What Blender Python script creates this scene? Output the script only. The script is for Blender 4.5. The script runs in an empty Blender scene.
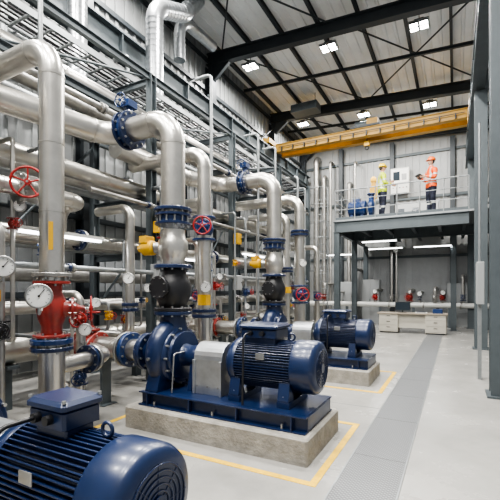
import bpy, math, random
from mathutils import Vector, Matrix
random.seed(7)
V=Vector
# ------------------------------------------------------------------ materials
MATS={}
def mat(name,col,metal=0.0,rough=0.5,noise=0.0,nscale=4.0,bump=0.0,bscale=30.0,emis=0.0,coat=0.0,stretch=None,col2=None,rnoise=0.0):
    m=bpy.data.materials.new(name); m.use_nodes=True
    nt=m.node_tree; b=nt.nodes['Principled BSDF']
    b.inputs['Base Color'].default_value=(*col,1); b.inputs['Metallic'].default_value=metal
    b.inputs['Roughness'].default_value=rough
    if coat: b.inputs['Coat Weight'].default_value=coat; b.inputs['Coat Roughness'].default_value=0.15
    if emis:
        b.inputs['Emission Color'].default_value=(*col,1); b.inputs['Emission Strength'].default_value=emis
    if noise or bump or col2:
        tc=nt.nodes.new('ShaderNodeTexCoord'); mp=nt.nodes.new('ShaderNodeMapping')
        nt.links.new(tc.outputs['Object'],mp.inputs['Vector'])
        if stretch: mp.inputs['Scale'].default_value=stretch
    if noise or col2:
        n=nt.nodes.new('ShaderNodeTexNoise'); n.inputs['Scale'].default_value=nscale; n.inputs['Detail'].default_value=6; n.inputs['Roughness'].default_value=0.65
        nt.links.new(mp.outputs[0],n.inputs['Vector'])
        r=nt.nodes.new('ShaderNodeValToRGB'); r.color_ramp.elements[0].position=0.3; r.color_ramp.elements[1].position=0.7
        lo=tuple(c*(1-noise) for c in col); hi=col2 if col2 else tuple(min(1,c*(1+noise)) for c in col)
        r.color_ramp.elements[0].color=(*lo,1); r.color_ramp.elements[1].color=(*hi,1)
        nt.links.new(n.outputs['Fac'],r.inputs['Fac']); nt.links.new(r.outputs['Color'],b.inputs['Base Color'])
        if rnoise:
            mr=nt.nodes.new('ShaderNodeMapRange'); mr.inputs['To Min'].default_value=rough-rnoise; mr.inputs['To Max'].default_value=rough+rnoise
            nt.links.new(n.outputs['Fac'],mr.inputs['Value']); nt.links.new(mr.outputs[0],b.inputs['Roughness'])
    if bump:
        n2=nt.nodes.new('ShaderNodeTexNoise'); n2.inputs['Scale'].default_value=bscale; n2.inputs['Detail'].default_value=4
        nt.links.new(mp.outputs[0],n2.inputs['Vector'])
        bp=nt.nodes.new('ShaderNodeBump'); bp.inputs['Strength'].default_value=bump; bp.inputs['Distance'].default_value=0.02
        nt.links.new(n2.outputs['Fac'],bp.inputs['Height']); nt.links.new(bp.outputs[0],b.inputs['Normal'])
    MATS[name]=m
mat('clad',(0.54,0.52,0.48),0.95,0.31,noise=0.14,nscale=3,bump=0.07,bscale=4,rnoise=0.07)
mat('clad_dull',(0.34,0.33,0.31),0.8,0.40,noise=0.25,nscale=4)
mat('duct',(0.50,0.52,0.54),0.9,0.32,noise=0.15,nscale=6)
mat('blue',(0.005,0.0155,0.055),0.1,0.32,noise=0.15,nscale=8,coat=0.2)
mat('blue_bright',(0.005,0.026,0.10),0.1,0.35,noise=0.1,nscale=8,coat=0.15)
mat('black',(0.012,0.012,0.014),0.1,0.4)
mat('bolt',(0.38,0.38,0.37),0.9,0.35)
mat('red',(0.32,0.012,0.010),0.0,0.4,noise=0.15,nscale=8)
mat('rust',(0.22,0.018,0.012),0.0,0.42,noise=0.3,nscale=10,coat=.2)
mat('yellow',(0.66,0.37,0.008),0.0,0.45)
mat('crane',(0.36,0.20,0.020),0.0,0.5,noise=0.25,nscale=2)
mat('floorline',(0.72,0.44,0.010),0.0,0.55,noise=0.2,nscale=9)
mat('steel',(0.03,0.036,0.041),0.3,0.5,noise=0.1)
mat('steel_mid',(0.075,0.09,0.098),0.3,0.5,noise=0.12)
mat('galv',(0.27,0.285,0.29),0.6,0.42,noise=0.15,nscale=8)
mat('white',(0.58,0.58,0.55),0.0,0.4)
mat('face',(0.80,0.80,0.77),0.0,0.3)
mat('cab',(0.30,0.31,0.31),0.1,0.45)
mat('desk',(0.38,0.36,0.31),0.0,0.5,noise=0.08)
mat('wood',(0.27,0.23,0.18),0.0,0.5,noise=0.15)
mat('lamp',(1.0,0.98,0.94),0,0.5,emis=35)
mat('tube_lamp',(0.98,0.99,1.0),0,0.5,emis=9)
mat('wall',(0.22,0.228,0.23),0.15,0.5,noise=0.1,nscale=1.5)
mat('wall_b',(0.28,0.288,0.288),0.15,0.5,noise=0.1,nscale=1.5)
mat('roof',(0.68,0.69,0.69),0.05,0.5,noise=0.08,nscale=1.5)
mat('concrete',(0.27,0.255,0.225),0,0.75,noise=0.3,nscale=7,bump=0.5,bscale=35)
mat('floor',(0.295,0.288,0.268),0,0.25,noise=0.17,nscale=1.3,bump=0.04,bscale=25,rnoise=0.12)
mat('skin',(0.50,0.29,0.20),0,0.5)
mat('lip',(0.35,0.12,0.09),0,0.5)
mat('hair',(0.03,0.02,0.015),0,0.6)
mat('hivis',(0.50,0.62,0.006),0,0.6)
mat('orange',(0.78,0.10,0.010),0,0.6)
mat('navy',(0.008,0.011,0.026),0,0.8)
mat('reflect',(0.5,0.52,0.50),0.2,0.35)
mat('helm_y',(0.72,0.52,0.012),0,0.3)
mat('helm_o',(0.80,0.15,0.015),0,0.3)
mat('screen',(0.02,0.03,0.04),0,0.15)
def chequer():
    m=bpy.data.materials.new('chequer'); m.use_nodes=True; nt=m.node_tree; b=nt.nodes['Principled BSDF']
    tc=nt.nodes.new('ShaderNodeTexCoord'); mp=nt.nodes.new('ShaderNodeMapping'); mp.inputs['Rotation'].default_value=(0,0,math.radians(45))
    v=nt.nodes.new('ShaderNodeTexVoronoi'); v.inputs['Scale'].default_value=38; v.inputs['Randomness'].default_value=0.0
    nt.links.new(tc.outputs['Object'],mp.inputs[0]); nt.links.new(mp.outputs[0],v.inputs['Vector'])
    r=nt.nodes.new('ShaderNodeValToRGB'); r.color_ramp.elements[0].color=(0.25,0.255,0.26,1); r.color_ramp.elements[1].color=(0.11,0.115,0.12,1)
    r.color_ramp.elements[0].position=0.25; r.color_ramp.elements[1].position=0.5
    nt.links.new(v.outputs['Distance'],r.inputs[0]); nt.links.new(r.outputs[0],b.inputs['Base Color'])
    b.inputs['Metallic'].default_value=0.3; b.inputs['Roughness'].default_value=0.42
    bp=nt.nodes.new('ShaderNodeBump'); bp.inputs['Strength'].default_value=0.4; bp.inputs['Distance'].default_value=0.004; bp.invert=True
    nt.links.new(v.outputs['Distance'],bp.inputs['Height']); nt.links.new(bp.outputs[0],b.inputs['Normal'])
    MATS['chequer']=m
chequer()
# ------------------------------------------------------------------ builder
def frame(a,up=None):
    a=V(a).normalized()
    h=V(up) if up is not None else (V((0,0,1)) if abs(a.z)<0.95 else V((0,1,0)))
    u=h.cross(a)
    if u.length<1e-5: u=V((1,0,0)).cross(a)
    u.normalize(); w=a.cross(u).normalized()
    return a,u,w
class B:
    def __init__(s,o=(0,0,0)):
        s.v=[];s.f=[];s.m=[];s.sm=[];s.names=[];s.o=V(o)
    def mi(s,n):
        if n not in s.names: s.names.append(n)
        return s.names.index(n)
    def add(s,vs,fs,m,smooth=False):
        k=len(s.v); s.v+= [tuple(V(p)+s.o) for p in vs]
        i=s.mi(m) if isinstance(m,str) else None
        for j,f in enumerate(fs):
            s.f.append(tuple(k+q for q in f)); s.m.append(i if i is not None else s.mi(m[j])); s.sm.append(smooth)
    def box(s,a,b,m):
        x0,y0,z0=a;x1,y1,z1=b
        vs=[(x0,y0,z0),(x1,y0,z0),(x1,y1,z0),(x0,y1,z0),(x0,y0,z1),(x1,y0,z1),(x1,y1,z1),(x0,y1,z1)]
        s.add(vs,[(3,2,1,0),(4,5,6,7),(0,1,5,4),(1,2,6,5),(2,3,7,6),(3,0,4,7)],m)
    def obox(s,c,ax,ay,az,m):
        c=V(c);ax=V(ax);ay=V(ay);az=V(az)
        vs=[c+ax*i+ay*j+az*k for k in(-1,1) for (i,j) in((-1,-1),(1,-1),(1,1),(-1,1))]
        s.add(vs,[(3,2,1,0),(4,5,6,7),(0,1,5,4),(1,2,6,5),(2,3,7,6),(3,0,4,7)],m)
    def bbox(s,a,b,m,ch=0.01):
        x0,y0,z0=a;x1,y1,z1=b
        def ring(i,z): return [(x0+i+ch,y0+i,z),(x1-i-ch,y0+i,z),(x1-i,y0+i+ch,z),(x1-i,y1-i-ch,z),(x1-i-ch,y1-i,z),(x0+i+ch,y1-i,z),(x0+i,y1-i-ch,z),(x0+i,y0+i+ch,z)]
        R=[ring(0,z0),ring(0,z1-ch),ring(ch,z1)]
        vs=sum(R,[]); fs=[tuple(reversed(range(8)))]
        for k in range(2):
            for i in range(8): fs.append((k*8+i,k*8+(i+1)%8,k*8+8+(i+1)%8,k*8+8+i))
        fs.append(tuple(range(16,24))); s.add(vs,fs,m)
    def lathe(s,p,ax,prof,m,n=24,smooth=True,c0=True,c1=True):
        a,u,w=frame(ax); p=V(p); vs=[];fs=[]
        for (t,r) in prof:
            for i in range(n):
                th=2*math.pi*i/n; vs.append(p+a*t+(u*math.cos(th)+w*math.sin(th))*r)
        for k in range(len(prof)-1):
            for i in range(n):
                j=(i+1)%n; fs.append((k*n+i,k*n+j,(k+1)*n+j,(k+1)*n+i))
        s.add(vs,fs,m,smooth)
        k=len(prof)-1
        if c0: s.add(vs[:n],[tuple(reversed(range(n)))],m)
        if c1: s.add(vs[k*n:],[tuple(range(n))],m)
    def cyl(s,p0,p1,r,m,r2=None,n=20,smooth=True):
        p0=V(p0);p1=V(p1);d=p1-p0
        s.lathe(p0,d,[(0,r),(d.length,r if r2 is None else r2)],m,n,smooth)
    def sph(s,c,r,m,n=16,sc=(1,1,1)):
        vs=[];fs=[];c=V(c);h=n//2
        for k in range(h+1):
            ph=math.pi*k/h
            for i in range(n):
                th=2*math.pi*i/n
                vs.append(c+V((math.sin(ph)*math.cos(th)*sc[0],math.sin(ph)*math.sin(th)*sc[1],math.cos(ph)*sc[2]))*r)
        for k in range(h):
            for i in range(n):
                j=(i+1)%n; fs.append((k*n+i,(k+1)*n+i,(k+1)*n+j,k*n+j))
        s.add(vs,fs,m,True)
    def torus(s,c,ax,R,r,m,n=28,k=10):
        a,u,w=frame(ax);c=V(c);vs=[];fs=[]
        for i in range(n):
            th=2*math.pi*i/n; d=u*math.cos(th)+w*math.sin(th)
            for j in range(k):
                ph=2*math.pi*j/k; vs.append(c+d*(R+r*math.cos(ph))+a*(r*math.sin(ph)))
        for i in range(n):
            for j in range(k):
                i2=(i+1)%n;j2=(j+1)%k; fs.append((i*k+j,i2*k+j,i2*k+j2,i*k+j2))
        s.add(vs,fs,m,True)
    def sweep(s,path,radii,m,n=20,caps=True):
        N=len(path); vs=[];fs=[]
        T=[]
        for i in range(N):
            a=path[min(i+1,N-1)]-path[max(i-1,0)]; T.append(a.normalized())
        a,u,w=frame(T[0])
        for i in range(N):
            t=T[i]; u=(u-t*u.dot(t)); u.normalize(); w=t.cross(u)
            for k in range(n):
                th=2*math.pi*k/n; vs.append(path[i]+(u*math.cos(th)+w*math.sin(th))*radii[i])
        for i in range(N-1):
            for k in range(n):
                j=(k+1)%n; fs.append((i*n+k,i*n+j,(i+1)*n+j,(i+1)*n+k))
        s.add(vs,fs,m,True)
        if caps:
            s.add(vs[:n],[tuple(reversed(range(n)))],m); s.add(vs[-n:],[tuple(range(n))],m)
    def tube(s,pts,r,m,bend=None,n=20,bands=0,seg=8,caps=True):
        P=[V(p) for p in pts]; path=[P[0]]
        if bend is None: bend=r*2.2
        straight=[]; last=P[0]
        for i in range(1,len(P)-1):
            a=(P[i-1]-P[i]);b=(P[i+1]-P[i]);la=a.length;lb=b.length;a.normalize();b.normalize()
            ang=a.angle(b)
            if ang>math.pi-0.02: path.append(P[i]); continue
            h=ang/2; t=min(bend/math.tan(h),0.49*la if i>1 else 0.95*la,0.49*lb if i<len(P)-2 else 0.95*lb); R=t*math.tan(h)
            c=P[i]+(a+b).normalized()*(R/math.sin(h)); v0=P[i]+a*t-c; v1=P[i]+b*t-c; th=math.pi-ang
            for q in range(seg+1):
                f=q/seg; path.append(c+(v0*math.sin((1-f)*th)+v1*math.sin(f*th))/math.sin(th))
            straight.append((last,P[i]+a*t)); last=P[i]+b*t
        straight.append((last,P[-1])); path.append(P[-1])
        s.sweep(path,[r]*len(path),m,n,caps)
        if bands:
            for (a,b) in straight:
                d=b-a;L=d.length
                if L<0.08: continue
                d.normalize(); k=max(1,int(L/bands))
                for q in range(k+1):
                    c=a+d*(L*q/k)
                    s.cyl(c-d*0.012,c+d*0.012,r*1.025+0.002,m,n=n)
    def flange(s,c,ax,R,t,m,nb=10,bm='bolt'):
        a,u,w=frame(ax);c=V(c)
        s.lathe(c-a*t/2,a,[(0,R*0.97),(t*0.15,R),(t*0.85,R),(t,R*0.97)],m,28,False)
        for i in range(nb):
            th=2*math.pi*(i+.5)/nb; p=c+(u*math.cos(th)+w*math.sin(th))*R*0.84
            s.cyl(p-a*(t/2+0.02),p+a*(t/2+0.02),R*0.062,bm,n=6,smooth=False)
    def wheel(s,c,ax,R,m):
        a,u,w=frame(ax);c=V(c)
        s.torus(c,a,R,R*0.085,m,28,8); s.cyl(c-a*R*0.16,c+a*R*0.16,R*0.2,m,n=12)
        for i in range(5):
            th=2*math.pi*i/5+.3; d=u*math.cos(th)+w*math.sin(th)
            s.cyl(c-a*R*0.05,c+d*R,R*0.06,m,n=8)
    def gate(s,c,ax,stem,r,m,wm='red',L=None,wr=1.5,sl=1.0):
        a=V(ax).normalized();st=V(stem).normalized();c=V(c);L=L or r*3.2
        s.lathe(c-a*L/2,a,[(0,r*.95),(L*.18,r*.95),(L*.32,r*1.25),(L*.5,r*1.4),(L*.68,r*1.25),(L*.82,r*.95),(L,r*.95)],m,20)
        for q in(-1,1):
            s.flange(c+a*q*L/2,a,r*1.7,r*.28,m,8)
        s.lathe(c+st*r*.8,st,[(0,r*.95),(r*.7,r*.8),(r*1.0,r*.75)],m,16)
        s.flange(c+st*r*1.9,st,r*1.15,r*.25,m,8)
        s.lathe(c+st*r*2.0,st,[(0,r*.75),(r*.5,r*.35),(r*1.2*sl,r*.28),(r*1.3*sl,.32*r)],m,14)
        s.cyl(c+st*r*(2+1.2*sl),c+st*r*(2+2.3*sl),r*.12,'bolt',n=8)
        s.wheel(c+st*r*(2+2.0*sl),st,r*wr,wm)
    def butterfly(s,c,ax,stem,r,m,bm='blue_bright',act=True):
        a=V(ax).normalized();st=V(stem).normalized();c=V(c)
        s.flange(c-a*r*.36,a,r*1.5,r*.22,m,12); s.flange(c+a*r*.36,a,r*1.5,r*.22,m,12)
        s.lathe(c-a*r*.22,a,[(0,r*1.2),(r*.44,r*1.2)],bm,24)
        if act:
            s.cyl(c+st*r*1.1,c+st*r*1.9,r*.3,bm,n=12)
            f,u,w=frame(st,a)
            s.obox(c+st*r*2.1,st*r*.28,u*r*.5,w*r*.42,bm)
            s.cyl(c+st*r*2.1+u*r*.5,c+st*r*2.1+u*r*1.0,r*.1,'bolt',n=8)
            s.wheel(c+st*r*2.1+u*r*1.0,u,r*.55,bm)
    def gauge(s,c,d,R):
        a,u,w=frame(d);c=V(c)
        s.lathe(c-a*R*.35,a,[(0,R*.9),(R*.05,R),(R*.6,R),(R*.66,R*.97),(R*.66,R*.86)],'bolt',28,True,c1=False)
        s.lathe(c+a*R*.2,a,[(0,R*.88),(R*.02,R*.88)],'face',28)
        for i in range(11):
            th=math.radians(-45+27*i); dd=u*math.cos(th)+w*math.sin(th)
            s.obox(c+a*R*.235+dd*R*.72,dd*R*.07,a.cross(dd)*R*.018,a*R*.006,'black')
        dd=(u*.6+w*.8).normalized()
        s.obox(c+a*R*.25+dd*R*.28,dd*R*.38,a.cross(dd)*R*.03,a*R*.01,'black'); s.cyl(c+a*R*.22,c+a*R*.29,R*.09,'black',n=10)
    def ibeam(s,p0,p1,h,w,t,m,up=(0,0,1)):
        p0=V(p0);p1=V(p1);a=(p1-p0);L=a.length;a.normalize();up=V(up);sd=a.cross(up).normalized();up=sd.cross(a)
        c=(p0+p1)/2
        s.obox(c+up*(h/2-t/2),a*L/2,sd*w/2,up*t/2,m); s.obox(c-up*(h/2-t/2),a*L/2,sd*w/2,up*t/2,m)
        s.obox(c,a*L/2,sd*t*.4,up*(h/2-t*.9),m)
    def prism(s,poly,ext,m,smooth=False):
        P=[V(p) for p in poly];e=V(ext);n=len(P)
        s.add(P+[p+e for p in P],[tuple(reversed(range(n)))]+[tuple(range(n,2*n))]+[(i,(i+1)%n,n+(i+1)%n,n+i) for i in range(n)],m,smooth)
    def make(s,name,bevel=0):
        xs=[p[0] for p in s.v];ys=[p[1] for p in s.v];zs=[p[2] for p in s.v]
        c=V(((min(xs)+max(xs))/2,(min(ys)+max(ys))/2,min(zs)))
        me=bpy.data.meshes.new(name); me.from_pydata([tuple(V(p)-c) for p in s.v],[],s.f)
        for n in s.names: me.materials.append(MATS[n])
        me.polygons.foreach_set('material_index',s.m); me.polygons.foreach_set('use_smooth',s.sm); me.update()
        ob=bpy.data.objects.new(name,me); ob.location=c; bpy.context.scene.collection.objects.link(ob)
        if bevel:
            md=ob.modifiers.new('bev','BEVEL'); md.width=bevel; md.segments=2; md.limit_method='ANGLE'; md.angle_limit=math.radians(50)
        return ob
# ------------------------------------------------------------------ room shell
XL=-7.4; XR=1.7; YB=20.0; YN=-4.0
def zr(x): return 9.8-0.057*(x-XL)
b=B(); b.box((XL-.3,YN,-.2),(XR+.2,YB+.3,0),'floor'); b.make('floor')
b=B()
for y in (0.0,5.4,10.8,16.2): b.box((XL,y-.004,0.0),(-.9,y+.004,.0012),'steel_mid')
b.box((.746,YN,0),(.754,YB,.0012),'steel_mid')
b.make('trim_floor_joints')
b=B(); b.box((XL-.15,YN,0),(XL,YB+.15,9.8),'wall')
y=YN
while y<YB-.1:
    b.box((XL,y,0),(XL+.035,y+.09,9.75),'wall'); y+=.3
b.make('wall_left')
b=B(); b.box((XL,YB,0),(XR+.15,YB+.15,9.8),'wall_b')
x=XL+.1
while x<XR-.1:
    b.box((x,YB-.035,0),(x+.09,YB,zr(x)-.02),'wall_b'); x+=.3
b.make('wall_back')
b=B(); b.box((XR,7.5,0),(XR+.15,YB,zr(XR)),'wall'); b.make('wall_right')
b=B()
b.prism([(XL-.15,YN,9.8),(XR+.15,YN,zr(XR+.15)),(XR+.15,YN,zr(XR+.15)+.1),(XL-.15,YN,9.9)],(0,YB+.15-YN,0),'roof')
x=XL+.05
while x<XR:
    b.prism([(x,YN,zr(x)+.001),(x+.03,YN,zr(x)-.04),(x+.09,YN,zr(x)-.045),(x+.12,YN,zr(x)-.004)],(0,YB-YN,0),'roof'); x+=.3
b.make('ceiling')
b=B()
for Y in (.8,5.8,10.8,15.8,19.7):
    b.ibeam((XL+.05,Y,9.32),(XR,Y,9.32-.057*(XR-XL)),.38,.22,.03,'steel')
    b.prism([(XL+.1,Y-.06,9.1),(XL+.9,Y-.06,9.05),(XL+.1,Y-.06,8.4)],(0,.12,0),'steel')
x=XL+.4
while x<XR:
    b.ibeam((x,YN,zr(x)-.145),(x,YB-.05,zr(x)-.145),.16,.08,.015,'steel'); x+=1.15
for Y in (3.3,8.3,13.3,17.8):
    b.ibeam((XL+.05,Y,9.45),(XR,Y,9.45-.057*(XR-XL)),.10,.08,.015,'steel')
for (a,c) in (((-6.8,5.8),(-3.2,10.8)),((-3.2,5.8),(-6.8,10.8)),((-3,10.8),(.8,15.8)),((.8,10.8),(-3,15.8)),((-6.8,15.8),(-3.5,19.7)),((-6.8,10.8),(-3.2,15.8)),((-3,5.8),(.8,10.8))):
    b.cyl((a[0],a[1],zr(a[0])-.3),(c[0],c[1],zr(c[0])-.3),.025,'steel',n=8)
b.make('roof_steel_frame')
b=B()
for Y in (.8,5.8,10.8,15.8,19.7):
    b.ibeam((XL+.16,Y,0),(XL+.16,Y,9.05),.28,.26,.025,'steel',up=(1,0,0))
for z in (1.5,3.2,5.1,6.6,8.3,9.3):
    b.box((XL+.036,YN,z-.06),(XL+.1,YB-.04,z+.06),'steel')
for i,Y in enumerate((.8,5.8,10.8,15.8)):
    if i<3: b.cyl((XL+.2,Y,5.2),(XL+.2,Y+5,8.9),.03,'steel',n=8)
b.make('wall_steel_columns')
b=B()
for X in (-5.2,-2.7,-.1):
    b.ibeam((X,YB-.17,0),(X,YB-.17,zr(X)-.8),.26,.2,.02,'steel',up=(0,1,0))
for z in (3.2,6.0,8.1):
    b.box((XL+.3,YB-.1,z-.06),(XR,YB-.036,z+.06),'steel_mid')
b.make('back_wall_steel_frame')
for X in (-6.95,.55):
    b=B(); b.ibeam((X,YN,7.3),(X,YB-.35,7.3),.6,.3,.035,'steel_mid'); b.box((X-.04,YN,7.6),(X+.04,YB-.35,7.67),'galv')
    for Y in (.8,5.8,10.8,15.8):
        if X<0: b.prism([(XL+.3,Y-.08,7.0),(X+.15,Y-.08,7.0),(X+.15,Y-.08,6.85),(XL+.3,Y-.08,6.5)],(0,.16,0),'steel')
    y=YN+.5
    while y<YB-.5:
        for q in(-1,1): b.box((X-.14 if q<0 else X+.02,y,7.03),(X-.02 if q<0 else X+.14,y+.02,7.57),'steel_mid')
        y+=1.25
    b.make('crane_runway_beam')
for Y in (6.9,12.2,18.5):
    b=B()
    b.ibeam((.62,Y,0),(.62,Y,6.98),.34,.3,.025,'steel_mid',up=(0,1,0))
    b.box((.42,Y-.24,0),(.82,Y+.24,.03),'steel_mid')
    b.ibeam((.75,Y,7.0),(.75,Y,9.0),.3,.1,.025,'steel_mid',up=(0,1,0))
    b.make('steel_column')
# crane
b=B()
YC=15.5
for dy in (-.32,.32):
    b.box((-6.78,YC+dy-.09,7.52),(.38,YC+dy+.09,7.80),'crane'); b.box((-6.78,YC+dy-.13,7.80),(.38,YC+dy+.13,7.83),'crane'); b.box((-6.78,YC+dy-.13,7.49),(.38,YC+dy+.13,7.52),'crane')
    b.box((-6.7,YC+dy-.03,7.83),(.35,YC+dy+.03,7.87),'steel')
for X in(-6.95,.55):
    b.box((X-.14,YC-1.0,7.75),(X+.14,YC+1.0,7.95),'crane')
    for dy in(-.8,.8): b.cyl((X-.06,YC+dy,7.80),(X+.06,YC+dy,7.80),.13,'black')
b.box((-3.6,YC-.4,7.87),(-2.5,YC+.4,7.95),'steel'); b.cyl((-3.5,YC,8.1),(-2.6,YC,8.1),.15,'steel_mid'); b.box((-3.0,YC-.35,7.95),(-2.6,YC-.1,8.18),'crane')
b.cyl((-3.05,YC,8.1),(-3.05,YC,7.35),.02,'black',n=8); b.box((-3.15,YC-.08,7.25),(-2.95,YC+.08,7.42),'yellow'); b.torus((-3.05,YC,7.18),(0,1,0),.07,.022,'black',16,6)
b.cyl((-6.6,YC-.5,7.66),(.3,YC-.5,7.66),.015,'steel',n=6)
for i in range(14): b.box((-6.5+i*.5,YC-.52,7.5),(-6.46+i*.5,YC-.4,7.68),'steel')
b.make('overhead_crane',.006)
# ------------------------------------------------------------------ high bay lights
def highbay(x,y):
    z=zr(x)-.58
    b=B(); b.bbox((x-.26,y-.2,z+.02),(x+.26,y+.2,z+.07),'galv',.01)
    for i in (-1,1):
        for j in (-1,1): b.bbox((x+i*.125-.11,y+j*.1-.085,z-.01),(x+i*.125+.11,y+j*.1+.085,z+.02),'steel',.005); b.box((x+i*.125-.095,y+j*.1-.07,z-.014),(x+i*.125+.095,y+j*.1+.07,z-.01),'lamp')
    b.box((x-.12,y-.1,z+.07),(x+.12,y+.1,z+.15),'steel')
    b.cyl((x,y,z+.1),(x,y,zr(x)-.06),.012,'black',n=8); b.make('high_bay_light')
    L=bpy.data.lights.new('bay_lamp','AREA'); L.shape='DISK'; L.size=.42; L.energy=440; L.color=(1,.975,.93)
    o=bpy.data.objects.new('high_bay_lamp',L); o.location=(x,y,z-.03); bpy.context.scene.collection.objects.link(o)
for Y in (-1.5,1.8,6.5,11.5,16.6):
    for X in (-6.1,-3.4,-.87): highbay(X,Y)
def strip(p0,p1,pw=25):
    p0=V(p0);p1=V(p1);a=(p1-p0).normalized();sd=a.cross(V((0,0,1)));c=(p0+p1)/2;L=(p1-p0).length
    b=B(); b.obox(c+V((0,0,.03)),a*L/2,sd*.06,V((0,0,.02)),'white'); b.obox(c,a*(L/2-.03),sd*.035,V((0,0,.022)),'tube_lamp')
    for q in(-.4,.4): b.cyl(c+a*L*q+V((0,0,.05)),c+a*L*q+V((0,0,.2)),.008,'galv',n=6)
    b.make('fluorescent_strip_light')
    Lt=bpy.data.lights.new('strip','AREA'); Lt.shape='RECTANGLE'; Lt.size=L; Lt.size_y=.08; Lt.energy=pw
    o=bpy.data.objects.new('strip_lamp',Lt); o.location=c-V((0,0,.04)); o.rotation_euler=(0,0,math.atan2(a.y,a.x)); bpy.context.scene.collection.objects.link(o)
for Y in (2.9,5.9,8.6,11.5): strip((-6.6,Y,2.6),(-6.6,Y+1.3,2.6),18)
strip((-4.62,2.75,2.32),(-4.62,4.0,2.32),10); strip((-4.62,8.3,2.5),(-4.62,9.5,2.5),10); strip((-4.62,5.5,2.2),(-4.62,6.7,2.2),8)
for X in (-3.3,-1.5): 
    strip((X,17.0,3.35),(X+1.4,17.0,3.35),40)
strip((-3.2,15.2,3.45),(-1.9,15.2,3.45),18)
strip((-5.6,18.5,3.3),(-4.2,18.5,3.3),20)
# ------------------------------------------------------------------ trench cover, floor lines
b=B(); b.box((-.87,YN,0),(-.40,YB-.3,.006),'chequer')
b.box((-.885,YN,0),(-.87,YB-.3,.008),'galv'); b.box((-.40,YN,0),(-.385,YB-.3,.008),'galv')
y=YN+.6
while y<YB-.4: b.box((-.87,y,.006),(-.40,y+.005,.0066),'black'); y+=1.2
b.make('trench_cover_plate')
for (y0,y1) in ((.5,2.2),(3.0,4.66),(6.2,7.95)):
    b=B(); w=.065; x0=-3.72;x1=-1.0;z=.004
    b.box((x0,y0,0),(x1,y0+w,z),'floorline'); b.box((x0,y1-w,0),(x1,y1,z),'floorline')
    b.box((x1-w,y0+w,0),(x1,y1-w,z),'floorline'); b.box((x0,y0+w,0),(x0+w,y1-w,z),'floorline'); b.make('yellow_floor_marking')
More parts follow.
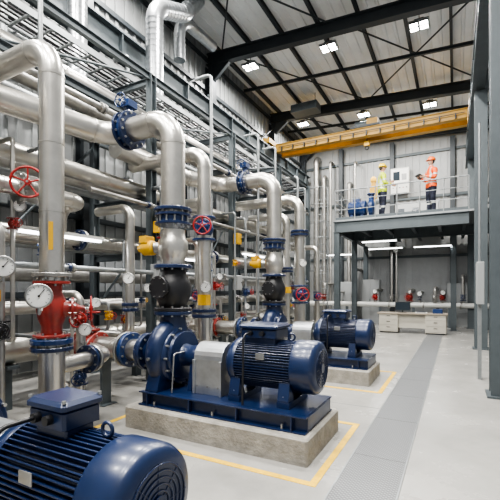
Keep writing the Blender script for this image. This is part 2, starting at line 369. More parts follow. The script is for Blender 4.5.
# ------------------------------------------------------------------ pump units
def unit(X,Y,hp,tb=1.0):
    o=(X,Y,0); dz=hp-.25
    b=B(o); b.bbox((-2.25,-.53,0),(0,.53,hp),'concrete',.018); b.make('concrete_plinth')
    oz=(X,Y,dz)
    b=B(oz)
    for sy in(-1,1):
        b.box((-2.12,sy*.36-.012,.262),(-.05,sy*.36+.012,.40),'blue')
        b.box((-2.12,min(sy*.36,sy*.44),.25),(-.05,max(sy*.36,sy*.44),.265),'blue'); b.box((-2.12,min(sy*.36,sy*.43),.395),(-.05,max(sy*.36,sy*.43),.41),'blue')
        for x in (-2.0,-1.4,-.8,-.2): b.box((x-.008,min(sy*.36,sy*.43),.265),(x+.008,max(sy*.36,sy*.43),.395),'blue')
        for x in (-1.9,-1.1,-.3): b.cyl((x,sy*.41,.265),(x,sy*.41,.31),.014,'bolt',n=6,smooth=False)
    b.box((-2.1,-.36,.385),(-.06,.36,.41),'blue')
    for x in(-2.12,-.07): b.box((x,-.36,.262),(x+.02,.36,.40),'blue')
    for x in(-.92,-.35): b.box((x-.07,-.27,.41),(x+.07,.27,.47),'blue')
    b.make('pump_base_frame',.003)
    b=B(oz); zc=.80
    n=56; poly=[]
    for i in range(n):
        th=2*math.pi*i/n; dth=2*math.pi/n
        ro=.262; ri=.222
        for (f,r) in ((.0,ri),(.55,ri),(.62,ro),(.93,ro)):
            t=th+dth*f; poly.append((-.97,math.cos(t)*r,zc+math.sin(t)*r))
    b.prism(poly,(.70,0,0),'blue')
    b.lathe((-.98,0,zc),(1,0,0),[(-.10,.09),(-.10,.17),(-.07,.21),(-.02,.262),(.03,.268),(.05,.262)],'blue',36)
    b.lathe((-.29,0,zc),(1,0,0),[(0,.235),(.0,.272),(.01,.276),(.20,.276),(.235,.262),(.255,.235),(.262,.20)],'blue',40)
    for R in (.19,.16,.13,.10,.07): b.torus((-.026,0,zc),(1,0,0),R,.0055,'blue',32,6)
    b.lathe((-.04,0,zc),(1,0,0),[(0,.205),(.005,.205)],'black',32); b.cyl((-.035,0,zc),(-.018,0,zc),.05,'blue')
    for i in range(8):
        th=math.pi*i/4; b.cyl((-.028,0,zc),(-.028,.2*math.cos(th),zc+.2*math.sin(th)),.005,'blue',n=6)
    for i in range(8):
        th=math.pi*(i+.5)/4; b.cyl((-1.0,.225*math.cos(th),zc+.225*math.sin(th)),(-1.03,.225*math.cos(th),zc+.225*math.sin(th)),.013,'bolt',n=6)
    cx=-.68
    def tx(v): return cx+(v-cx)*tb
    b.bbox((tx(-.86),-.13*tb,1.0),(tx(-.50),.13*tb,1.09),'blue',.01); b.bbox((tx(-.89),-.17*tb,1.09),(tx(-.47),.17*tb,1.19),'blue',.015); b.bbox((tx(-.91),-.19*tb,1.19),(tx(-.45),.19*tb,1.235),'blue',.02)
    for x in(-.88,-.48):
        for y in(-.16,.16): b.cyl((tx(x),y*tb,1.23),(tx(x),y*tb,1.245),.011,'bolt',n=6)
    b.cyl((tx(-.76),-.17*tb,1.14),(tx(-.76),-.22*tb,1.14),.026,'black',n=12); b.cyl((tx(-.62),-.17*tb,1.14),(tx(-.62),-.22*tb,1.14),.026,'black',n=12)
    b.tube([(tx(-.76),-.2*tb,1.14),(tx(-.76),-.34,1.14),(tx(-.76),-.36,.42)],.012,'black',bend=.07,n=8)
    b.torus((-.36,0,1.10),(0,1,0),.035,.01,'blue',18,8); b.torus((-.94,0,1.10),(0,1,0),.03,.009,'blue',18,8)
    b.box((-.66,-.2685,.88),(-.56,-.262,.945),'bolt')
    for x in(-.92,-.35):
        for sy in(-1,1):
            b.prism([(x-.06,sy*.17,.60),(x-.06,sy*.23,.66),(x-.06,sy*.27,.49),(x-.06,sy*.27,.47),(x-.06,sy*.12,.47)],(.12,0,0),'blue')
            b.cyl((x,sy*.25,.47),(x,sy*.25,.53),.014,'bolt',n=6,smooth=False)
    b.cyl((-1.12,0,zc),(-1.06,0,zc),.04,'bolt')
    b.make('electric_motor',.0025)
    b=B(oz); pr=[(-1.5,-.19,.41)]
    for i in range(13):
        th=math.pi-math.pi*i/12; pr.append((-1.5,math.cos(th)*.19,.80+math.sin(th)*.19))
    pr.append((-1.5,.19,.41)); b.prism(pr,(.38,0,0),'duct')
    for x in(-1.49,-1.13): b.box((x-.015,-.215,.41),(x+.015,-.19,.80),'duct')
    for x in(-1.45,-1.31,-1.17): b.cyl((x,-.19,.5),(x,-.197,.5),.012,'bolt',n=6)
    b.make('coupling_guard',.004)
    b=B(oz); cx=-1.96
    b.lathe((cx,0,.80),(1,0,0),[(-.20,.15),(-.20,.25),(-.15,.34),(-.06,.375),(.06,.375),(.14,.35),(.16,.33),(.16,.30),(.20,.29),(.20,.14),(.30,.12),(.34,.13),(.42,.13),(.44,.10),(.46,.09)],'blue',36)
    path=[];rad=[]
    for i in range(29):
        f=i/28; th=math.radians(70-330*f); path.append(V((cx,math.cos(th)*.31,.80+math.sin(th)*.31))); rad.append(.07+.075*f)
    b.sweep(path,rad,'blue',16)
    b.lathe((cx,0,1.0),(0,0,1),[(0,.20),(.12,.185),(.22,.16),(.30,.155)],'blue',24)
    b.flange((cx,0,1.315),(0,0,1),.235,.045,'blue',10)
    b.lathe((cx,0,.80),(-1,0,0),[(.15,.22),(.25,.175),(.34,.16),(.37,.16)],'blue',24); b.flange((cx-.385,0,.80),(1,0,0),.24,.045,'blue',10)
    for i in range(14):
        th=2*math.pi*i/14; y=.335*math.cos(th);z=.8+.335*math.sin(th); b.cyl((cx+.13,y,z),(cx+.19,y,z),.015,'bolt',n=6,smooth=False)
    for sy in(-1,1):
        b.prism([(cx-.09,sy*.12,.62),(cx-.09,sy*.34,.62),(cx-.09,sy*.40,.43),(cx-.09,sy*.40,.41),(cx-.09,sy*.10,.41)],(.18,0,0),'blue')
    b.prism([(cx+.34,-.1,.72),(cx+.34,.1,.72),(cx+.34,.16,.41),(cx+.34,-.16,.41)],(.06,0,0),'blue')
    b.cyl((cx,-.42,.80),(cx,-.46,.80),.02,'bolt'); b.tube([(cx+.26,-.1,.86),(cx+.26,-.30,.86),(cx+.26,-.34,.42)],.01,'bolt',bend=.04,n=8)
    b.make('centrifugal_pump',.004)
unit(-1.17,3.82,.25); unit(-1.25,7.06,.25); unit(-1.18,1.37,.05,.68)
# discharge risers
def riser(X,Y,ztop,path,dz=0):
    z0=1.36+dz; r=.15
    b=B((X,Y,0))
    b.flange((0,0,z0),(0,0,1),.235,.045,'black',10)
    b.lathe((0,0,z0),(0,0,1),[(0.02,.16),(.08,.18),(.16,.225),(.27,.235),(.36,.21),(.44,.17),(.50,.16)],'black',28)
    b.cyl((0.0,-.1,z0+.27),(.0,-.27,z0+.27),.11,'black'); b.flange((0,-.27,z0+.27),(0,1,0),.14,.035,'black',8)
    b.make('check_valve')
    b=B((X,Y,0))
    b.flange((0,0,z0+.53),(0,0,1),.24,.045,'blue',10)
    b.lathe((0,0,z0+.55),(0,0,1),[(0,.15),(.10,.155),(.14,.185),(.30,.185),(.34,.155),(.44,.15)],'clad',28)
    b.cyl((-.18,0,z0+.78),(-.27,-.03,z0+.78),.07,'bolt',n=14); b.make('pipe_spool_joint')
    b=B((X,Y,0)); b.lathe((-.27,-.03,z0+.78),(-1,-.1,0),[(0,.07),(.02,.095),(.16,.095),(.2,.06),(.24,.05)],'yellow',18); b.box((-.45,-.13,z0+.84),(-.33,.03,z0+.93),'yellow'); b.make('yellow_valve_actuator',.005)
    b=B((X,Y,0)); b.butterfly((0,0,z0+1.12),(0,0,1),(-.6,-.8,0),r,'blue','blue_bright',act=False); 
    for i in range(12):
        th=2*math.pi*(i+.5)/12; b.cyl((.19*math.cos(th),.19*math.sin(th),z0+1.04),(.19*math.cos(th),.19*math.sin(th),z0+1.2),.012,'bolt',n=6)
    b.make('butterfly_valve')
    b=B(); b.tube([(X,Y,z0+1.18),(X,Y,ztop)]+path,r,'clad',bend=.32,n=28,bands=.55,seg=12); 
    b.flange((X,Y,z0+1.24),(0,0,1),.235,.04,'blue',10)
    b.make('discharge_riser_pipe')
riser(-3.13,3.82,3.75,[(-4.25,3.82,3.75),(-4.6,2.4,3.78),(-5.2,.2,3.8)])
riser(-3.21,7.06,3.85,[(-4.45,7.06,3.85),(-4.75,6.2,3.85),(-4.75,4.4,3.85)])
riser(-3.14,1.37,3.7,[(-4.95,1.37,3.7)],-.2)
for (x,y,z) in ((-3.88,3.82,3.75),(-3.88,7.06,3.85),(-3.88,1.37,3.7)):
    b=B(); b.butterfly((x,y,z),(1,0,0),(0,0,1),.165,'blue','blue_bright'); b.make('butterfly_valve')
def suction(X,Y,zc=.8):
    b=B(); b.tube([(X-.41,Y,zc),(-5.3,Y,zc)],.145,'clad',n=24,bands=.45)
    b.flange((X-.43,Y,zc),(1,0,0),.24,.04,'blue',10); b.flange((X-.72,Y,zc),(1,0,0),.235,.06,'blue_bright',10); b.flange((X-.80,Y,zc),(1,0,0),.235,.04,'bolt',10)
    b.make('suction_pipe')
    b=B(); b.box((X-1.22,Y-.08,0),(X-1.18,Y+.08,zc-.18),'steel_mid'); b.box((X-1.3,Y-.12,0),(X-1.1,Y+.12,.012),'steel_mid'); b.box((X-1.26,Y-.14,zc-.18),(X-1.14,Y+.14,zc-.14),'steel_mid'); b.make('pipe_support_stand')
    b=B(); b.gate((X-1.52,Y,zc),(1,0,0),(0,0,1),.12,'rust','red',wr=1.1); b.make('gate_valve')
suction(-3.13,3.82); suction(-3.21,7.06); suction(-3.14,1.37,.60)
b=B(); b.tube([(-5.3,-1.5,.8),(-5.3,13.2,.8)],.2,'clad',n=28,bands=.8)
b.make('suction_header_pipe')
b=B()
for y in (0.5,3,5.4,8.4,11,13):
    b.box((-5.36,y-.06,0),(-5.24,y+.06,.56),'steel_mid'); b.box((-5.5,y-.08,.56),(-5.1,y+.08,.6),'steel_mid')
b.make('header_support_stands')
# riser A
b=B(); A=(-3.36,2.33)
b.tube([(A[0],A[1],.02),(A[0],A[1],1.14)],.115,'clad',n=24,bands=.5); b.tube([(A[0],A[1],1.70),(A[0],A[1],3.92),(-4.4,A[1],3.92),(-5.9,A[1],3.5)],.108,'clad',bend=.3,n=26,bands=.6,seg=12)
b.flange((A[0],A[1],1.05),(0,0,1),.185,.04,'blue',10); b.flange((A[0],A[1],1.12),(0,0,1),.185,.05,'blue_bright',10); b.flange((A[0],A[1],1.74),(0,0,1),.175,.04,'clad_dull',10)
b.flange((A[0],A[1],.02),(0,0,1),.2,.03,'steel_mid',8)
b.obox((A[0]+.085,A[1]-.07,2.1),(.002,-.0016,0),(.012,.015,0),(0,0,.13),'yellow')
b.make('insulated_riser_pipe')
b=B(); b.gate((A[0],A[1],1.42),(0,0,1),(.75,.9,0),.095,'rust','red',L=.5,wr=1.2,sl=.8); b.make('gate_valve')
b=B(); b.cyl((A[0]+.07,A[1]-.08,1.56),(-3.05,2.0,1.40),.012,'bolt',n=8); b.cyl((-3.05,2.0,1.40),(-3.05,2.0,1.46),.015,'bolt',n=8); b.gauge((-3.05,2.0,1.55),(.78,-.62,0),.105); b.make('pressure_gauge')
b=B(); b.tube([(A[0]-.05,A[1]+.1,.86),(A[0]-.15,A[1]+.75,.86),(-3.95,3.3,.86)],.085,'clad',bend=.25,n=20); b.flange((A[0]-.12,A[1]+.5,.86),(-.15,.75,0),.15,.04,'blue',8); b.flange((A[0]-.13,A[1]+.56,.86),(-.15,.75,0),.15,.04,'bolt',8); b.make('bypass_pipe')
def thin_riser(X,Y,zt,r,xb,zb=.45,valves=()):
    b=B(); b.tube([(xb,Y,zt),(X,Y,zt),(X,Y,zb),(xb,Y,zb)],r,'clad',bend=r*2.4,n=20,bands=.6)
    for (z,kind) in valves:
        if kind=='f': b.flange((X,Y,z),(0,0,1),r*1.8,.05,'blue',8); b.flange((X,Y,z+.08),(0,0,1),r*1.8,.05,'blue',8)
        if kind=='g': b.gate((X,Y,z),(0,0,1),(.5,-.85,0),r*1.02,'blue_bright','red',wr=1.2,sl=.7)
        if kind=='p': b.cyl((X,Y,z),(X+.14,Y-.17,z),.012,'bolt',n=8); b.gauge((X+.15,Y-.18,z+.02),(.55,-.83,0),.085)
        if kind=='y': b.box((X+.02,Y-r-.09,z-.08),(X+.16,Y-r*.6,z+.08),'yellow')
    b.make('vertical_process_pipe')
thin_riser(-3.45,4.96,3.75,.105,-4.95,.6,((2.55,'g'),(1.2,'f'),(1.62,'p'),(1.45,'y')))
thin_riser(-3.25,8.6,3.75,.12,-4.95,.6,((2.9,'f'),(1.5,'g'),(2.2,'p')))
thin_riser(-4.40,4.35,2.86,.07,-5.1,.9,((1.3,'f'),(1.75,'p')))
thin_riser(-4.2,6.1,3.3,.08,-5.1,.5,((2.1,'g'),(1.5,'p')))
thin_riser(-4.0,9.6,3.6,.1,-5.1,.5,((2.1,'f'),(1.6,'y')))
thin_riser(-4.1,10.8,3.3,.1,-5.1,.5,((1.6,'g'),))
thin_riser(-4.1,5.7,2.5,.06,-5.1,.5,((1.5,'g'),))
thin_riser(-4.0,12.2,3.0,.08,-5.1,.5,((1.4,'g'),))
# ------------------------------------------------------------------ pipe rack
b=B()
ry=(-.4,2.4,5.2,8.0,10.8,13.4)
for y in ry:
    for x in(-4.75,-6.2): b.ibeam((x,y,0),(x,y,5.4),.14,.12,.014,'steel_mid',up=(0,1,0)); b.box((x-.1,y-.12,0),(x+.1,y+.12,.015),'steel_mid')
    for z in(1.18,2.2,3.2,4.5,5.3): b.ibeam((-6.2,y,z),(-4.75,y,z),.12,.08,.01,'steel_mid')
for z in (4.5,5.35):
    for x in(-4.75,-6.2): b.ibeam((x,-.4,z),(x,13.4,z),.12,.08,.01,'steel_mid')
for i in range(5):
    b.cyl((-4.75,ry[i],4.5),(-4.75,ry[i+1],5.35),.02,'steel_mid',n=8)
    b.cyl((-6.2,ry[i],1.2),(-6.2,ry[i+1],4.4),.025,'steel_mid',n=8)
b.make('pipe_rack_frame')
def rackpipe(x,z,r,m,y0,y1,nv):
    b=B(); b.tube([(x,y0,z),(x,y1,z)],r,m,n=18,bands=.9)
    for y in [y0+ (y1-y0)*(k+.5)/nv+random.uniform(-.4,.4) for k in range(nv)]:
        b.flange((x,y,z),(0,1,0),r*1.6,.04,random.choice(['blue','clad_dull','blue']),8); b.flange((x,y+.06,z),(0,1,0),r*1.6,.04,'bolt',8)
    b.make('horizontal_process_pipe')
for a in ((-5.05,4.72,.15,'clad',-1,13,3),(-5.5,4.66,.09,'clad_dull',-1,13.5,2),(-5.9,4.64,.07,'galv',-1,13.5,2),
          (-5.0,3.38,.12,'clad',-1,12.5,3),(-5.4,3.36,.1,'clad_dull',-1,13,3),(-5.8,3.33,.07,'galv',-1,13,2),
          (-5.05,2.36,.1,'clad',-1,13,4),(-5.5,2.34,.08,'clad_dull',-1,13,3),(-5.95,2.31,.05,'galv',-1,13,3),
          (-5.6,1.34,.1,'clad',-1,13,4),(-5.95,1.30,.06,'galv',-1,13,3),
          (-4.62,1.9,.04,'galv',1.9,13,3),(-4.62,3.05,.035,'clad_dull',3.8,13,3),(-4.62,4.3,.045,'clad_dull',2,13,3),(-6.7,4.0,.12,'clad_dull',-1,14,3),(-6.8,1.9,.15,'clad_dull',-1,14,3)):
    rackpipe(*a)
b=B(); b.tube([(-4.45,-1,2.78),(-4.45,3.55,2.78),(-4.95,3.55,2.78),(-4.95,3.55,2.36)],.095,'clad',n=20,bands=.8)
b.gate((-4.45,2.86,2.78),(0,1,0),(.75,-.66,0),.11,'clad_dull','red'); b.make('horizontal_process_pipe')
cols=['rust','blue_bright','red','blue','yellow']
k=0
for y in [0.9+i*.36 for i in range(34)]:
    x=-4.5-.22*random.random(); z0=random.choice([1.4,2.4,3.4]); zl=random.choice([.25,.5,1.0]); r=random.choice([.018,.025,.034])
    if abs(y-3.82)<.2 or abs(y-7.06)<.2: x=-4.62
    b=B(); b.tube([(-5.05,y,z0),(x,y,z0),(x,y,zl),(-5.3,y,max(zl,.8))],r,random.choice(['clad','galv','clad_dull']),bend=r*2.5,n=12)
    zz=zl+(z0-zl)*random.uniform(.3,.7); c=cols[k%5]; k+=1
    b.gate((x,y,zz),(0,0,1),(1,random.uniform(-.6,.2),0),r*1.5,c,random.choice(['red','red','yellow','blue_bright']),wr=1.3)
    if k%3==0: b.cyl((x,y,zz+.2),(x+.12,y,zz+.2),.01,'bolt',n=8); b.gauge((x+.14,y,zz+.2),(.8,-.6,0),.07)
    b.make('small_branch_pipe')
b=B()
for (x,y,z0,z1,r) in ((-4.55,3.0,2.9,6.2,.03),(-4.55,6.8,.5,6.0,.035),(-4.6,9.1,1,5.6,.03),(-4.6,10.2,.4,5.6,.03),(-4.6,12.0,.4,5.2,.04),(-4.6,12.7,.4,5.0,.03),(-6.35,6.2,2.4,6.6,.05),(-6.35,9.5,2.4,6.6,.05),(-6.4,3.6,3,6.6,.06),(-6.4,12.4,3,6.6,.06)):
    b.cyl((x,y,z0),(x,y,z1),r,'galv',n=10); b.box((x-.08,y-.02,z1-.3),(x+.02,y+.02,z1-.26),'steel_mid')
    b.tube([(x,y,z1),(x,y,z1+.15),(x-.4,y,z1+.15)],r,'galv',n=10,bend=.1)
b.make('vertical_conduits')
for (x,z,w) in ((-6.65,6.1,.4),(-6.75,5.6,.3),(-5.5,5.45,.5)):
    b=B(); y0,y1=-1,15
    for sx in(-1,1): b.box((x+sx*w/2-.01,y0,z),(x+sx*w/2+.01,y1,z+.1),'galv')
    y=y0+.1
    while y<y1: b.box((x-w/2,y,z+.01),(x+w/2,y+.04,z+.03),'galv'); y+=.35
    for i in range(5): b.cyl((x-w/2+.05+i*(w-.1)/4,y0,z+.05),(x-w/2+.05+i*(w-.1)/4,y1,z+.05),.018,'black',n=8)
    y=y0+1
    while y<y1 and x<-6: b.box((XL+.11,y,z-.06),(x+w/2,y+.05,z),'steel_mid'); y+=2.4
    b.make('cable_tray')
def spiral(pts,r,bend=.5):
    b=B(); b.tube(pts,r,'duct',bend=bend,n=26,bands=.13,seg=12); b.make('spiral_duct')
spiral([(-6.3,4.9,9.3),(-6.3,4.9,5.4),(-6.3,3.4,5.1),],.17)
spiral([(-6.2,6.9,5.9),(-6.2,6.9,8.2),(-6.2,8.0,8.75),(-6.2,8.6,9.5)],.2)
spiral([(-6.5,8.2,7.75),(-6.5,8.2,8.9),(-6.5,9.8,9.0)],.15)
for (x,y,z,sx,sz,m) in ((-4.66,5.2,1.7,.25,.35,'cab'),(-4.66,8.0,1.6,.25,.35,'cab'),(-4.66,8.0,2.7,.2,.25,'yellow'),(-4.66,2.4,4.1,.22,.3,'cab'),(-4.66,10.8,1.9,.3,.4,'white'),(-4.66,5.2,2.6,.12,.2,'yellow')):
    b=B(); b.bbox((x,y-sx/2,z),(x+.12,y+sx/2,z+sz),m,.008); b.box((x+.12,y-sx/2+.02,z+.02),(x+.126,y+sx/2-.02,z+sz-.03),m); b.cyl((x+.126,y+sx/2-.05,z+sz/2),(x+.14,y+sx/2-.05,z+sz/2),.012,'black',n=8)
    b.cyl((x+.05,y,z-.25),(x+.05,y,z),.014,'black',n=8); b.make('junction_box')
b=B(); b.tube([(-3.55,1.97,.0),(-3.55,1.97,2.2),(-4.45,1.97,2.2)],.035,'clad_dull',bend=.12,n=14)
b.cyl((-3.55,1.97,1.68),(-3.42,1.92,1.68),.012,'bolt',n=8); b.cyl((-3.42,1.92,1.67),(-3.42,1.92,1.72),.012,'bolt',n=8); b.gauge((-3.42,1.92,1.80),(.85,-.52,0),.095)
b.gate((-3.55,1.97,1.25),(0,0,1),(.8,-.5,0),.045,'black','black',wr=1.6)
b.box((-3.59,1.93,1.5),(-3.51,1.95,1.6),'yellow')
b.make('pressure_gauge_standpipe')
b=B(); b.tube([(-5.0,1.82,1.9),(-3.9,1.82,1.9),(-3.9,1.82,.0)],.075,'clad',n=18,bands=.5); b.gate((-3.9,1.82,1.25),(0,0,1),(.8,-.5,0),.075,'blue_bright','red',wr=1.2,sl=.7); b.make('vertical_process_pipe')
b=B(); b.tube([(-3.75,2.95,.0),(-3.75,2.95,1.55),(-4.6,2.95,1.55)],.045,'clad',bend=.12,n=14)
b.gate((-3.75,2.95,1.28),(0,0,1),(.7,-.7,0),.055,'rust','red',wr=1.5); b.gate((-3.75,2.95,.62),(0,0,1),(.7,-.7,0),.05,'blue_bright','blue_bright',wr=1.3)
b.tube([(-3.75,2.95,1.0),(-3.55,2.85,1.0),(-3.55,2.85,1.1)],.01,'bolt',bend=.03,n=8); b.gauge((-3.55,2.85,1.17),(.72,-.69,0),.07)
b.make('instrument_manifold')
# ------------------------------------------------------------------ mezzanine
PZ=4.2; PY=14.2; PX=-4.0
b=B(); b.box((PX,PY,PZ-.06),(XR-.02,YB-.35,PZ),'galv'); 
b.ibeam((PX,PY+.05,PZ-.26),(.40,PY+.05,PZ-.26),.40,.16,.02,'steel_mid')
b.ibeam((PX+.05,PY,PZ-.26),(PX+.05,YB-.35,PZ-.26),.40,.16,.02,'steel_mid')
b.ibeam((PX,17.1,PZ-.26),(XR-.02,17.1,PZ-.26),.40,.16,.02,'steel_mid')
for X in(-3.2,-2.3,-1.4,-.5,.3): b.ibeam((X,PY+.1,PZ-.18),(X,YB-.35,PZ-.18),.24,.12,.015,'steel_mid')
for (X,Y) in ((PX+.1,PY+.1),(PX+.1,17.1),(PX+.1,19.55),(-.05,17.1)): b.ibeam((X,Y,0),(X,Y,PZ-.46),.2,.2,.018,'steel_mid',up=(0,1,0)); b.box((X-.15,Y-.15,0),(X+.15,Y+.15,.02),'steel_mid')
b.make('mezzanine_platform')
def railing(p0,p1,n):
    p0=V(p0);p1=V(p1);b=B(); 
    for i in range(n+1):
        p=p0.lerp(p1,i/n); b.cyl(p,p+V((0,0,1.1)),.02,'galv',n=10)
    for z in(.38,.74,1.1): b.cyl(p0+V((0,0,z)),p1+V((0,0,z)),.014 if z<1 else .022,'galv',n=10)
    a=(p1-p0).normalized(); c=(p0+p1)/2+V((0,0,.05)); b.obox(c,a*(p1-p0).length/2,a.cross(V((0,0,1)))*.004,V((0,0,.05)),'steel_mid')
    b.make('guard_railing')
railing((PX+.03,PY+.05,PZ),(.40,PY+.05,PZ),6)
railing((PX+.03,PY+.12,PZ),(PX+.03,YB-.5,PZ),6)
b=B()
for X in(.85,1.5):
    b.obox((X,12.2,5.0),(.02,0,0),V((0,-2.2,.95)),V((0,.04,.1)),'galv')
    for i in range(6):
        y=14.2-i*.8; z=4.1+i*.345; b.cyl((X,y,z),(X,y,z+1.0),.02,'galv',n=8)
    for q in(.5,1.0): b.cyl((X,14.2,4.1+q),(X,10.2,5.83+q),.022,'galv',n=8)
for i in range(12):
    b.box((.86,14.1-i*.34,4.12+i*.145),(1.49,14.32-i*.34,4.15+i*.145),'galv')
b.make('steel_staircase')
b=B()
for X in(-4.62,-4.22): b.cyl((X,14.1,0),(X,14.1,5.4),.022,'galv',n=10)
z=.25
while z<5.2: b.cyl((-4.62,14.1,z),(-4.22,14.1,z),.013,'galv',n=8); z+=.28
for z in (2.3,2.9,3.5,4.1,4.7,5.3):
    pts=[V((-4.42+.36*math.cos(math.radians(t)),14.1-.38+.38*math.sin(math.radians(t)) ,z)) for t in range(-230,51,20)]
    b.sweep(pts,[.012]*len(pts),'galv',6)
for t in (-180,-135,-90,-45,0):
    x=-4.42+.36*math.cos(math.radians(t));y=13.72+.38*math.sin(math.radians(t)); b.cyl((x,y,2.3),(x,y,5.3),.01,'galv',n=6)
for z in(1.0,PZ-.2): 
    b.box((-4.3,14.1,z),(-4.02,14.14,z+.04),'galv')
b.make('caged_ladder')
b=B((-3.2,15.0,PZ)); b.box((-.6,-.25,0),(.6,.25,.1),'steel')
b.lathe((-.45,0,.50),(1,0,0),[(0,.14),(.04,.29),(.5,.29),(.52,.31),(.66,.31),(.7,.23)],'blue_bright',24)
for i in range(9): b.torus((-.38+i*.05,0,.50),(1,0,0),.29,.008,'blue_bright',24,6)
b.box((-.25,-.12,.76),(.0,.12,.92),'blue_bright'); b.lathe((.3,0,.50),(1,0,0),[(0,.12),(.05,.33),(.19,.33),(.24,.14)],'blue_bright',24); b.cyl((.41,0,.7),(.41,0,1.02),.1,'blue_bright'); b.flange((.41,0,1.02),(0,0,1),.16,.04,'blue_bright',8)
for x in(-.3,.1,.4): b.box((x-.05,-.18,.1),(x+.05,.18,.27),'blue_bright')
b.make('booster_pump_skid',.004)
b=B((-3.0,16.6,PZ)); b.box((-.08,-.08,0),(.08,.08,1.9),'yellow'); b.box((-.2,-.2,0),(.2,.2,.03),'yellow'); b.box((-.13,-.13,1.2),(.13,.12,1.7),'yellow'); b.lathe((0,0,1.9),(0,0,1),[(0,.12),(.15,.12),(.22,.05)],'yellow',16); b.cyl((0,-.1,1.0),(0,-.2,1.0),.06,'black'); b.make('yellow_jib_post')
b=B((-2.33,19.72,6.25)); b.bbox((-.42,-.08,0),(.42,.08,1.2),'white',.01); b.box((-.38,-.09,.5),(.38,-.08,1.14),'face'); b.box((-.3,-.096,.6),(.0,-.09,1.02),'screen'); b.box((.08,-.096,.6),(.3,-.09,.9),'cab')
for i in range(5): b.cyl((-.3+i*.15,-.08,.25),(-.3+i*.15,-.1,.25),.025,'red' if i%2 else 'black',n=10)
for x in(-.3,.3): b.box((x-.02,.08,.1),(x+.02,.145,1.1),'steel')
b.make('wall_control_panel')
b=B((-1.55,19.2,PZ)); b.bbox((-.9,-.2,0),(.9,.2,1.35),'cab',.01)
for i in range(3): b.box((-.88+i*.6,-.21,.05),(-.32+i*.6,-.2,1.3),'cab'); b.box((-.4+i*.6,-.225,.7),(-.38+i*.6,-.21,.85),'black'); b.box((-.78+i*.6,-.215,.95),(-.5+i*.6,-.21,1.15),'screen')
b.make('control_cabinet')
b=B()
for (x,z0,z1,r) in ((-6.4,0,8.5,.14),(-6.0,0,7.5,.1),(-5.65,0,8.2,.07),(-4.7,0,7.0,.1),(-4.4,0,8.0,.06)):
    b.tube([(x,19.4,z0),(x,19.4,z1),(x,19.85,z1)],r,'clad_dull',n=16,bands=.8)
b.make('corner_riser_pipes')
b=B((-5.4,15.0,9.05)); b.bbox((-.55,-.3,-.2),(.55,.3,.12),'steel_mid',.02); 
for i in range(7): b.box((-.5,-.31,-.17+i*.035),(.5,-.3,-.16+i*.035),'steel')
for x in(-.4,.4): b.cyl((x,0,.1),(x,0,.55),.012,'steel',n=6)
b.make('unit_heater')
# ------------------------------------------------------------------ under-mezzanine area
b=B(); b.box((-2.6,15.15,.71),(-.22,15.95,.75),'wood')
for x in(-2.55,-.95): 
    b.bbox((x,15.2,.05),(x+.68,15.9,.71),'desk',.006)
    for z in(.09,.3,.51): b.box((x+.02,15.19,z),(x+.66,15.2,z+.18),'desk'); b.box((x+.28,15.175,z+.12),(x+.4,15.19,z+.14),'black')
    b.box((x+.03,15.24,0),(x+.65,15.86,.05),'black')
b.box((-1.87,15.3,.2),(-.95,15.32,.71),'desk')
b.make('work_desk')
b=B((-1.75,15.6,.75)); b.box((-.14,-.09,0),(.14,.09,.012),'black'); b.box((-.02,-.02,.01),(.02,.02,.12),'black'); b.bbox((-.27,-.02,.08),(.27,.02,.40),'black',.005); b.box((-.25,-.024,.1),(.25,-.02,.38),'screen'); b.make('computer_monitor')
b=B((-1.1,15.5,.75)); b.box((-.2,-.12,0),(.2,.12,.02),'white'); b.box((-.18,-.1,.02),(.2,.13,.035),'face'); b.box((-.15,-.12,.035),(.16,.11,.045),'blue'); b.make('stack_of_papers')
b=B((-.55,15.5,.75)); b.bbox((-.16,-.12,0),(.16,.12,.16),'blue_bright',.01); b.box((-.05,-.01,.16),(.05,.01,.2),'black'); b.make('tool_box')
b=B(); b.tube([(-6.6,18.2,.95),(XR-.1,18.2,.95)],.11,'white',n=20,bands=1.2)
for x in(-6,-4.5,-3,-1.6,-.2,1.2): b.box((x-.05,18.15,0),(x+.05,18.25,.84),'steel_mid'); b.flange((x+.4,18.2,.95),(1,0,0),.17,.05,'clad_dull',8)
b.make('low_header_pipe')
for i,(x,c,h,r) in enumerate(((-5.6,'rust',1.9,.06),(-4.9,'blue_bright',1.5,.05),(-4.2,'clad_dull',2.6,.07),(-3.2,'red',1.6,.06),(-2.5,'clad_dull',3.4,.05),(-2.3,'clad_dull',3.4,.04),(-1.75,'rust',1.6,.08),(-1.35,'blue_bright',1.5,.05),(-.75,'clad_dull',1.7,.07),(-.45,'rust',1.55,.06),(.3,'blue_bright',2.2,.06))):
    b=B(); b.tube([(x,18.2,1.0),(x,18.2,h),(x,19.95,h)],r,'clad_dull',n=14,bands=.6)
    b.gate((x,18.2,1.28),(0,0,1),(.3*(i%3-1),-1,0),r*1.2,c,'red' if i%3==0 else 'clad_dull',wr=1.1,sl=.6)
    if i%2: b.cyl((x,18.2,h-.08),(x,18.05,h-.08),.012,'bolt',n=8); b.gauge((x,18.02,h-.06),(.2,-1,0),.1)
    b.make('vertical_branch_pipe')
for X,h in ((-4.9,2.0),(.1,1.9),(-3.6,2.1)):
    b=B((X,19.4,0)); b.bbox((-.4,-.2,0),(.4,.2,h),'cab',.01); b.box((-.38,-.21,.08),(-.01,-.2,h-.05),'cab'); b.box((.01,-.21,.08),(.38,-.2,h-.05),'cab'); b.box((-.05,-.225,h/2),(-.03,-.21,h/2+.12),'black'); b.make('electrical_cabinet')
b=B(); b.bbox((.34,7.9,1.35),(.46,8.15,2.1),'cab',.01); b.box((.36,8.0,0),(.42,8.1,1.35),'galv'); b.cyl((.39,8.05,2.1),(.39,8.05,4.6),.02,'galv',n=8); b.box((.336,7.92,1.37),(.34,8.13,2.08),'cab'); b.make('cable_riser_box')
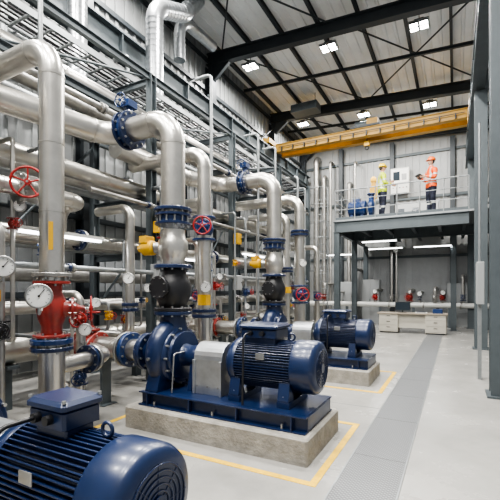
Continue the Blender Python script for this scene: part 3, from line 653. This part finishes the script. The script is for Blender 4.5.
# ------------------------------------------------------------------ people
def skin(verts,edges,rad,root=0,lv=3):
    me=bpy.data.meshes.new('tmp'); me.from_pydata(verts,edges,[]); ob=bpy.data.objects.new('tmp',me); bpy.context.scene.collection.objects.link(ob)
    md=ob.modifiers.new('s','SKIN'); md.use_smooth_shade=True
    for i,r in enumerate(rad):
        sv=me.skin_vertices[0].data[i]; sv.radius=r if isinstance(r,tuple) else (r,r); sv.use_root=(i==root)
    ss=ob.modifiers.new('u','SUBSURF'); ss.levels=lv; ss.render_levels=lv
    dg=bpy.context.evaluated_depsgraph_get(); dg.update(); ev=ob.evaluated_get(dg); m2=ev.to_mesh()
    vs=[v.co.copy() for v in m2.vertices]; fs=[tuple(p.vertices) for p in m2.polygons]
    ev.to_mesh_clear(); bpy.data.objects.remove(ob); bpy.data.meshes.remove(me)
    return vs,fs
def person(pos,yaw,jacket,helm,armL,armR,tablet,name,sc=1.08):
    J=[(0,0,.96),(0,0,1.10),(0,0,1.26),(0,-.005,1.38),(0,.0,1.50),(0,.012,1.60)]
    R=[.155,.15,.16,.135,.062,.055]
    E=[(0,1),(1,2),(2,3),(3,4),(4,5)]
    def ad(p,r,par):
        J.append(p);R.append(r);E.append((par,len(J)-1)); return len(J)-1
    for sx,(el,wr) in((-1,armL),(1,armR)):
        sh=V((sx*.20,-.01,1.385))
        a=ad((sx*.12,-.01,1.39),.10,3); a=ad(tuple(sh),.085,a)
        a=ad(tuple((sh+V(el))/2),.07,a); a=ad(el,.062,a); a=ad(tuple((V(el)+V(wr))/2),.055,a); a=ad(wr,.043,a)
        h=ad((sx*.10,0,.86),.125,0); h=ad((sx*.108,.01,.70),.105,h); h=ad((sx*.115,.015,.50),.083,h); h=ad((sx*.12,-.01,.30),.076,h); h=ad((sx*.125,-.02,.12),.062,h); h=ad((sx*.135,.06,.055),.055,h); h=ad((sx*.145,.17,.045),.046,h)
    vs,fs=skin(J,E,R)
    zmin=min(v.z for v in vs)
    segs=[(V((sx*.20,-.01,1.385)),V(el),V(wr)) for sx,(el,wr) in((-1,armL),(1,armR))]
    def dseg(p,a,b):
        d=b-a; t=max(0,min(1,(p-a).dot(d)/d.dot(d))); return (p-a-d*t).length,t
    ms=[]
    for f in fs:
        c=sum((vs[i] for i in f),V())/len(f)
        arm=False; band=False
        for (s0,e0,w0) in segs:
            for (a,b2,q) in ((s0,e0,.62),(e0,w0,.55)):
                dd,t=dseg(c,a,b2)
                if dd<.085 and (abs(c.x)>.165 or c.y>.15): 
                    arm=True
                    if abs(t-q)<.10: band=True
        if arm: m='reflect' if band else jacket
        elif c.z<.13: m='black'
        elif c.z<.86: m='reflect' if .33<c.z<.38 else 'navy'
        elif c.z>1.50: m='skin'
        else:
            m=jacket
            if .97<c.z<1.02 or 1.12<c.z<1.17: m='reflect'
            elif .085<abs(c.x)<.125 and c.z>1.17: m='reflect'
        ms.append(m)
    b=B(); b.add(vs,fs,ms,True)
    b.lathe((0,.0,1.47),(0,0,1),[(0,.085),(.03,.078),(.06,.072)],jacket,20)
    hz=1.67
    n=24;rings=16;hv=[];hf=[]
    for k in range(rings+1):
        ph=math.pi*k/rings; z=math.cos(ph)
        for i in range(n):
            th=2*math.pi*i/n; x=math.sin(ph)*math.cos(th); y=math.sin(ph)*math.sin(th)
            wx=.076*(1-.22*max(0,-z)); wy=.095*(1-.06*max(0,-z))
            px,py,pz=x*wx,y*wy+.012,z*.122
            if y>0:
                g=math.exp(-((px/.014)**2))*math.exp(-(((pz+.005)/.022)**2)); py+=.022*g
                for sx in(-1,1): py-=.010*math.exp(-(((px-sx*.03)/.014)**2)-(((pz-.018)/.012)**2))
                py+=.008*math.exp(-((px/.02)**2)-(((pz+.085)/.02)**2))
            hv.append(V((px,py,pz+hz)))
    for k in range(rings):
        for i in range(n):
            j=(i+1)%n; hf.append((k*n+i,(k+1)*n+i,(k+1)*n+j,k*n+j))
    b.add(hv,hf,'skin',True)
    b.sph((0,-.02,hz+.02),.1,'hair',20,(.80,.86,1.0))
    for sx in(-1,1):
        b.sph((sx*.03,.091,hz+.018),.010,'face',10); b.sph((sx*.03,.098,hz+.018),.005,'black',8); b.obox((sx*.03,.101,hz+.037),(.014,0,0),(0,.003,0),(0,0,.003),'hair')
        b.sph((sx*.077,.005,hz),.028,'skin',10,(.35,.7,1.1))
    b.sph((0,.097,hz-.05),.02,'lip',10,(1,.35,.28))
    b.lathe((0,-.005,hz+.045),(0,0,1),[(0,.124),(.012,.126),(.05,.118),(.09,.092),(.112,.055),(.122,.008)],helm,24)
    b.lathe((0,.02,hz+.042),(0,0,1),[(0,.132),(.010,.130)],helm,24); b.obox((0,.135,hz+.046),(.06,0,0),(0,.03,-.006),(0,0,.004),helm); b.obox((0,-.005,hz+.15),(.012,0,0),(0,.07,0),(0,0,.02),helm)
    for sx,(el,wr) in((-1,armL),(1,armR)):
        w=V(wr); d=(w-V(el)).normalized(); s2=V((-sx,0,0)); s2=(s2-d*s2.dot(d)).normalized(); up=d.cross(s2)
        if up.z<0 : up=-up
        b.sweep([w-d*.01,w+d*.03,w+d*.05],[.034,.032,.030],'skin',12)
        b.obox(w+d*.075,d*.045,up*.04,s2*.014,'skin')
        for i,l in enumerate((.068,.08,.076,.060)):
            st=w+d*.115+up*(1.5-i)*.021; b.sweep([st,st+d*l*.45,st+d*l*.75+s2*l*.3,st+d*l*.75+s2*l*.62],[.0105,.010,.009,.007],'skin',8)
        st=w+d*.045+up*.035; b.sweep([st,st+up*.025+d*.025+s2*.01,st+up*.028+d*.055+s2*.03],[.013,.012,.009],'skin',8)
    cy=(V(armL[1])+V(armR[1]))/2
    if tablet:
        b.obox((0,cy.y+.12,cy.z+.03),(.135,0,0),V((0,.085,.055)),V((0,-.004,.007)),'black'); b.obox((0,cy.y+.118,cy.z+.038),(.12,0,0),V((0,.075,.048)),V((0,-.002,.003)),'face')
    M=Matrix.Rotation(yaw,4,'Z')
    b.v=[tuple(M@V((p[0],p[1],p[2]-zmin))*sc+V(pos)) for p in b.v]
    b.make(name)
person((-2.32,14.55,PZ),math.radians(-65),'hivis','helm_y',((-.25,.02,1.13),(-.17,.26,1.22)),((.26,.0,1.12),(.19,.24,1.08)),False,'worker_in_yellow_vest')
person((-.72,14.6,PZ),math.radians(125),'orange','helm_o',((-.25,.03,1.12),(-.15,.27,1.16)),((.25,.03,1.12),(.15,.27,1.16)),True,'worker_in_orange_jacket')
# ------------------------------------------------------------------ world & camera
w=bpy.data.worlds.new('w'); bpy.context.scene.world=w; w.use_nodes=True
w.node_tree.nodes['Background'].inputs[0].default_value=(.94,.97,1,1); w.node_tree.nodes['Background'].inputs[1].default_value=.55
try: bpy.context.scene.view_settings.look='AgX - Medium High Contrast'
except Exception as e: print('look',e)
cd=bpy.data.cameras.new('cam'); cam=bpy.data.objects.new('camera',cd); bpy.context.scene.collection.objects.link(cam)
cam.location=(0,0,1.6); cam.rotation_euler=(math.radians(90),0,math.radians(28.03)); cd.lens=27.72; cd.sensor_width=36; cd.shift_y=.08; cd.clip_start=.05
bpy.context.scene.camera=cam
